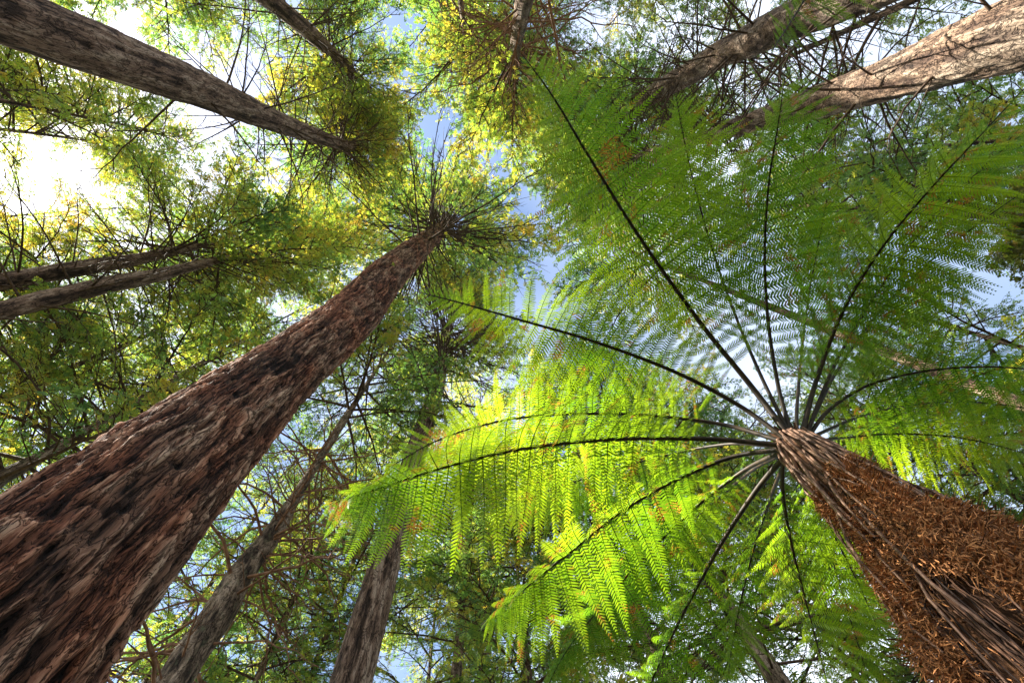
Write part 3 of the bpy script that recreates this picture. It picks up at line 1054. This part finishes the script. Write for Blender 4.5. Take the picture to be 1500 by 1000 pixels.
FR = [
    dict(path=[(1158, 642, 2.60), (1100, 565, 2.98), (1022, 468, 3.25), (935, 345, 3.28), (860, 225, 3.12), (812, 145, 2.90), (765, 80, 2.68)], Lmax=0.66, r0=0.019, droop=16),
    dict(path=[(1150, 642, 2.60), (1080, 592, 2.90), (985, 543, 3.02), (870, 500, 2.95), (760, 468, 2.80), (680, 445, 2.66), (615, 428, 2.52)], Lmax=0.52, r0=0.015, droop=12),
    dict(path=[(1145, 646, 2.60), (1060, 622, 2.95), (950, 608, 3.15), (830, 606, 3.15), (730, 617, 3.0), (640, 645, 2.82), (560, 690, 2.62)], Lmax=0.52, r0=0.014, droop=14),
    dict(path=[(1142, 652, 2.60), (1040, 643, 2.78), (900, 643, 2.74), (760, 658, 2.56), (650, 684, 2.36), (550, 716, 2.16), (470, 742, 2.0)], Lmax=0.58, r0=0.016, droop=30, prio=1.3, wide=1.35, gap=0.09, full=3.2),
    dict(path=[(1142, 658, 2.60), (1070, 670, 2.80), (985, 705, 2.82), (905, 752, 2.72), (838, 806, 2.56), (775, 856, 2.40), (705, 915, 2.22)], Lmax=0.56, r0=0.015, droop=26, prio=1.3, wide=1.35, gap=0.09, full=2.8),
    dict(path=[(1143, 662, 2.60), (1085, 692, 2.95), (1010, 750, 3.1), (930, 830, 3.05), (870, 900, 2.9), (825, 960, 2.75), (790, 1030, 2.55)], Lmax=0.60, r0=0.014, droop=20, wide=1.25),
    dict(path=[(1150, 668, 2.60), (1110, 715, 2.70), (1060, 790, 2.74), (1015, 870, 2.66), (975, 950, 2.50), (940, 1030, 2.30), (905, 1110, 2.05)], Lmax=0.46, r0=0.017, droop=22, start=0.42),
    dict(path=[(1147, 672, 2.60), (1147, 725, 2.60), (1160, 800, 2.52), (1180, 880, 2.36), (1200, 955, 2.16), (1222, 1040, 1.90)], Lmax=0.46, r0=0.012, droop=24, start=0.16, prio=1.2),
    dict(path=[(1160, 640, 2.60), (1140, 565, 3.0), (1125, 470, 3.32), (1120, 370, 3.5), (1126, 270, 3.45), (1140, 180, 3.25), (1150, 110, 3.05)], Lmax=0.66, r0=0.014, droop=14),
    dict(path=[(1167, 640, 2.60), (1168, 585, 3.1), (1175, 510, 3.6), (1185, 430, 3.95), (1200, 350, 4.1), (1215, 270, 4.0)], Lmax=0.62, r0=0.012, droop=14, start=0.3),
    dict(path=[(1174, 640, 2.60), (1195, 560, 2.95), (1235, 455, 3.2), (1290, 365, 3.22), (1355, 285, 3.1), (1425, 210, 2.9), (1500, 130, 2.62)], Lmax=0.64, r0=0.016, droop=14),
    dict(path=[(1182, 642, 2.60), (1215, 600, 2.82), (1270, 565, 2.96), (1345, 545, 2.96), (1430, 537, 2.82), (1520, 542, 2.62), (1610, 560, 2.35)], Lmax=0.50, r0=0.012, droop=18, gap=0.095),
    dict(path=[(1185, 648, 2.60), (1240, 640, 2.95), (1310, 635, 3.15), (1400, 640, 3.15), (1490, 660, 2.95), (1570, 690, 2.7)], Lmax=0.52, r0=0.011, droop=24),
    dict(path=[(1160, 642, 2.60), (1110, 540, 3.1), (1065, 430, 3.6), (1030, 320, 3.85), (1005, 220, 3.8), (990, 140, 3.6)], Lmax=0.66, r0=0.012, droop=12, start=0.3),
    dict(path=[(1178, 640, 2.60), (1225, 545, 3.2), (1285, 460, 3.55), (1355, 390, 3.6), (1430, 330, 3.4), (1500, 280, 3.1)], Lmax=0.50, r0=0.012, droop=14, start=0.3, miss=0.15),
    dict(path=[(1147, 664, 2.60), (1100, 690, 3.1), (1040, 740, 3.5), (970, 800, 3.7), (900, 850, 3.7), (830, 890, 3.5)], Lmax=0.52, r0=0.012, droop=14, start=0.3),
    dict(path=[(1152, 670, 2.60), (1128, 730, 3.0), (1105, 800, 3.2), (1085, 880, 3.2), (1070, 960, 3.0), (1060, 1040, 2.7)], Lmax=0.50, r0=0.012, droop=20, start=0.25),
    dict(path=[(1145, 655, 2.60), (1070, 650, 3.2), (980, 665, 3.7), (890, 690, 3.9), (800, 720, 3.8), (710, 760, 3.5)], Lmax=0.56, r0=0.012, droop=14, start=0.3),
    dict(path=[(1180, 640, 2.60), (1225, 530, 3.1), (1290, 420, 3.5), (1365, 320, 3.6), (1445, 240, 3.45), (1530, 170, 3.1)], Lmax=0.62, r0=0.012, droop=14, start=0.3),
    dict(path=[(1170, 665, 2.60), (1195, 740, 3.05), (1228, 850, 3.3), (1262, 960, 3.2), (1290, 1060, 2.9)], Lmax=0.56, r0=0.010, droop=16, start=0.2),
    dict(path=[(1188, 640, 2.60), (1285, 602, 3.2), (1400, 588, 3.5), (1520, 600, 3.4), (1640, 630, 3.1)], Lmax=0.62, r0=0.010, droop=16, start=0.22),
    dict(path=[(1160, 665, 2.60), (1190, 720, 2.85), (1225, 790, 2.95), (1260, 860, 2.85), (1290, 930, 2.6)], Lmax=0.46, r0=0.011, droop=20, start=0.2),
]
make_fern(fern, FR, 300, 5)

# trunk core of the fern
FP, FRad = [], []
for (px, py, hw) in [(1162, 648, 22), (1200, 680, 30), (1262, 732, 50), (1340, 800, 78), (1440, 885, 112), (1560, 990, 150)]:
    p, s = at_dist(px, py, FD)
    FP.append(list(p))
    FRad.append(hw * s * 0.70)
FP = FP[::-1]
FRad = FRad[::-1]
FP = [[FP[0][0], FP[0][1], -0.1]] + FP
FRad = [FRad[0] * 1.02] + FRad
me, fC, fR = trunk_mesh('fern_trunk', np.array(FP), np.array(FRad), 120, 260, M['fibre'], 0.22, 16, seed=77, lump=0.12, stretch=0.12)
t_ = link('trunk', me, fern)
t_.location = -fern.location

# crown knob with curled scales
mb = MB()
for k in range(26):
    a = k * 2.4
    c = Vector((cr.x, cr.y, cr.z))
    q = np.linspace(0, 1, 7)
    rr_ = 0.035 + 0.05 * rng.random()
    Pk = [[c.x + math.cos(a) * (0.02 + rr_ * u), c.y + math.sin(a) * (0.02 + rr_ * u), c.z - 0.16 + 0.26 * u + 0.05 * math.sin(u * 3)] for u in q]
    tube(mb, np.array(Pk) - np.array(fern.location), 0.017 * (1 - 0.6 * q), 6)
link('crown_knob', mb.mesh('crown_knob', M['fibre'], smooth=True), fern)

# dead stalks hanging down the trunk, each a part
for k in range(64):
    a = k * 2.399963 + rng.uniform(-.2, .2)
    dl = rng.uniform(0.7, 2.3)
    out = rng.uniform(0.98, 1.25)
    P = []
    n = 14
    for i in range(n):
        u = i / (n - 1)
        z = cr.z + 0.02 + 0.05 * math.sin(min(1, u * 5) * PI) - dl * max(0, u - 0.04)
        c, rr = interp_axis(fC, fR, min(z, cr.z - 0.02))
        rad_ = 0.05 + (rr * out + 0.03 - 0.05) * min(1, u * 4) ** 0.7 + 0.03 * math.sin(u * 7 + k * 1.7) + 0.012 * math.sin(u * 19 + k)
        aa = a + 0.25 * math.sin(u * 4 + k) * u
        P.append([c.x + math.cos(aa) * rad_, c.y + math.sin(aa) * rad_, z])
    mb = MB()
    q = np.linspace(0, 1, n)
    tube(mb, np.array(P) - np.array(fern.location), rng.uniform(0.006, 0.011) * (1 - 0.7 * q) + 0.0015, 6)
    link('dead_stalk', mb.mesh('dead_stalk', M['dead_stalk'], smooth=True), fern)


# shaggy litter of curled dead pinnules clinging to the trunk
def ribbons(mb, base, out, count, seed, Lr=(0.012, 0.052), Wr=(0.0009, 0.0030)):
    r = np.random.default_rng(seed)
    n = len(base)
    down = out * r.uniform(0.0, 0.9, (n, 1)) + np.array([0, 0, -1.0]) * r.uniform(0.3, 1.2, (n, 1)) + r.normal(0, 0.45, (n, 3))
    down /= np.linalg.norm(down, axis=1)[:, None]
    sdv = np.cross(down, out + r.normal(0, 0.5, (n, 3)))
    sdv /= np.linalg.norm(sdv, axis=1)[:, None] + 1e-9
    nor = np.cross(sdv, down)
    L = r.uniform(*Lr, (n, 1))
    Wd = r.uniform(*Wr, (n, 1))
    curl = r.normal(0, 0.6, (n, 1))
    P0, P1, P2, P3 = base, base + down * L * 0.35 + nor * L * curl * 0.25, base + down * L * 0.7 + nor * L * curl * 0.8, base + down * L * 0.9 + nor * L * curl * 1.5
    V = np.stack([P0 - sdv * Wd * .4, P0 + sdv * Wd * .4, P1 - sdv * Wd, P1 + sdv * Wd, P2 - sdv * Wd * .8, P2 + sdv * Wd * .8, P3], 1).reshape(-1, 3)
    k = np.arange(n)[:, None] * 7
    Q = np.concatenate([np.concatenate([k, k + 2, k + 3, k + 1], 1), np.concatenate([k + 2, k + 4, k + 5, k + 3], 1)])
    T = np.concatenate([k + 4, k + 6, k + 5], 1)
    mb.add(V, Q, T, np.repeat(np.clip(r.beta(1.6, 1.6, n), 0, 1), 7))


mb = MB()
n = 250000
r_ = np.random.default_rng(9)
zz = cr.z - 0.42 - (cr.z - 0.57) * r_.random(n) ** 0.95
aa = math.atan2(-fern.location.y, -fern.location.x) + np.clip(r_.normal(0, 1.15, n), -PI, PI)
cx = np.interp(zz, fC[:, 2], fC[:, 0])
cy = np.interp(zz, fC[:, 2], fC[:, 1])
rrn = np.interp(zz, fC[:, 2], fR)
cl = vnoise(np.stack([np.cos(aa) * 2.2, np.sin(aa) * 2.2, zz * 3.0], 1), 4)
fade = np.clip((cr.z - 0.30 - zz) / 0.35, 0, 1)
a0_ = np.arctan2(CAM.y - cy, CAM.x - cx)
da_ = np.mod(aa - a0_ + 0.10 + PI, 2 * PI) - PI
band = np.exp(-(da_ / 0.42) ** 2) * np.clip((zz - 0.9) / 1.2, 0.45, 1)
cl = np.clip(cl - 0.16 * band + 0.10 * (1 - band), 0, 1)
keep = r_.random(n) < (0.05 + 0.95 * np.clip((cl - 0.45) * 6, 0, 1)) * (1 - 0.75 * band) * (0.35 + 0.65 * fade)
rad_ = rrn * (0.98 + 0.42 * r_.random(n) ** 0.8 * np.clip((cl - 0.25) * 2.6, 0.12, 1.5)) + 0.01
out = np.stack([np.cos(aa), np.sin(aa), np.zeros(n)], 1)
base = np.stack([cx, cy, zz], 1) + out * rad_[:, None]
ribbons(mb, (base - np.array(fern.location))[keep], out[keep], n, 10)
link('dead_frond_skirt', mb.mesh('dead_frond_skirt', M['skirt']), fern, kind='stuff')

# long dark root fibres combed down the trunk
mb = MB()
for k in range(1500):
    a = rng.uniform(0, 2 * PI)
    z = cr.z - 0.05 - (cr.z - 0.3) * rng.random()
    L = rng.uniform(0.15, 0.7)
    P = []
    da = rng.uniform(-0.35, 0.35)
    lift = rng.uniform(0.0, 0.10)
    for i in range(5):
        u = i / 4
        zi = max(z - L * u, 0.05)
        c, rr = interp_axis(fC, fR, zi)
        ra = rr * (1.0 + lift * (1 + u)) + 0.008
        P.append([c.x + math.cos(a + da * u * L) * ra, c.y + math.sin(a + da * u * L) * ra, zi])
    P = np.array(P) - np.array(fern.location)
    P += np.random.default_rng(k).normal(0, 0.006, (5, 3))
    tube(mb, P, np.array([0.003, 0.004, 0.0035, 0.0025, 0.0008]), 3, rng.random())
link('root_fibre', mb.mesh('root_fibre', M['fibre_strand']), fern, kind='stuff')

# second fern, standing outside the frame beyond the top edge; one frond tip reaches in
f2c, _ = at_height(1330, -330, 3.4)
fern2 = thing('tree_fern', 'tree fern beyond the top edge whose pale frond tip crosses the tan trunk', 'tree fern', (f2c.x, f2c.y, 0))
me, c2, r2 = trunk_mesh('fern_trunk', np.array([[f2c.x, f2c.y, -0.1], [f2c.x, f2c.y, 2.4], [f2c.x, f2c.y, f2c.z]]), np.array([0.22, 0.14, 0.08]), 40, 90, M['fibre'], 0.2, 14, seed=5)
t_ = link('trunk', me, fern2)
t_.location = -fern2.location
make_fern(fern2, [
    dict(path=[(1330, -330, 3.4), (1290, -230, 3.7), (1240, -120, 3.75), (1195, -30, 3.6), (1160, 30, 3.4), (1130, 75, 3.2)], Lmax=0.46, r0=0.012, droop=14),
    dict(path=[(1330, -330, 3.4), (1220, -300, 3.7), (1110, -230, 3.75), (1060, -130, 3.6), (1035, -60, 3.4), (1020, -5, 3.2)], Lmax=0.46, r0=0.012, droop=14),
    dict(path=[(1330, -330, 3.4), (1400, -250, 3.7), (1480, -190, 3.75), (1560, -130, 3.6), (1640, -80, 3.3)], Lmax=0.46, r0=0.012, droop=14),
    dict(path=[(1330, -330, 3.4), (1340, -420, 3.7), (1350, -520, 3.75), (1360, -620, 3.5)], Lmax=0.46, r0=0.012, droop=14),
], 110, 8)
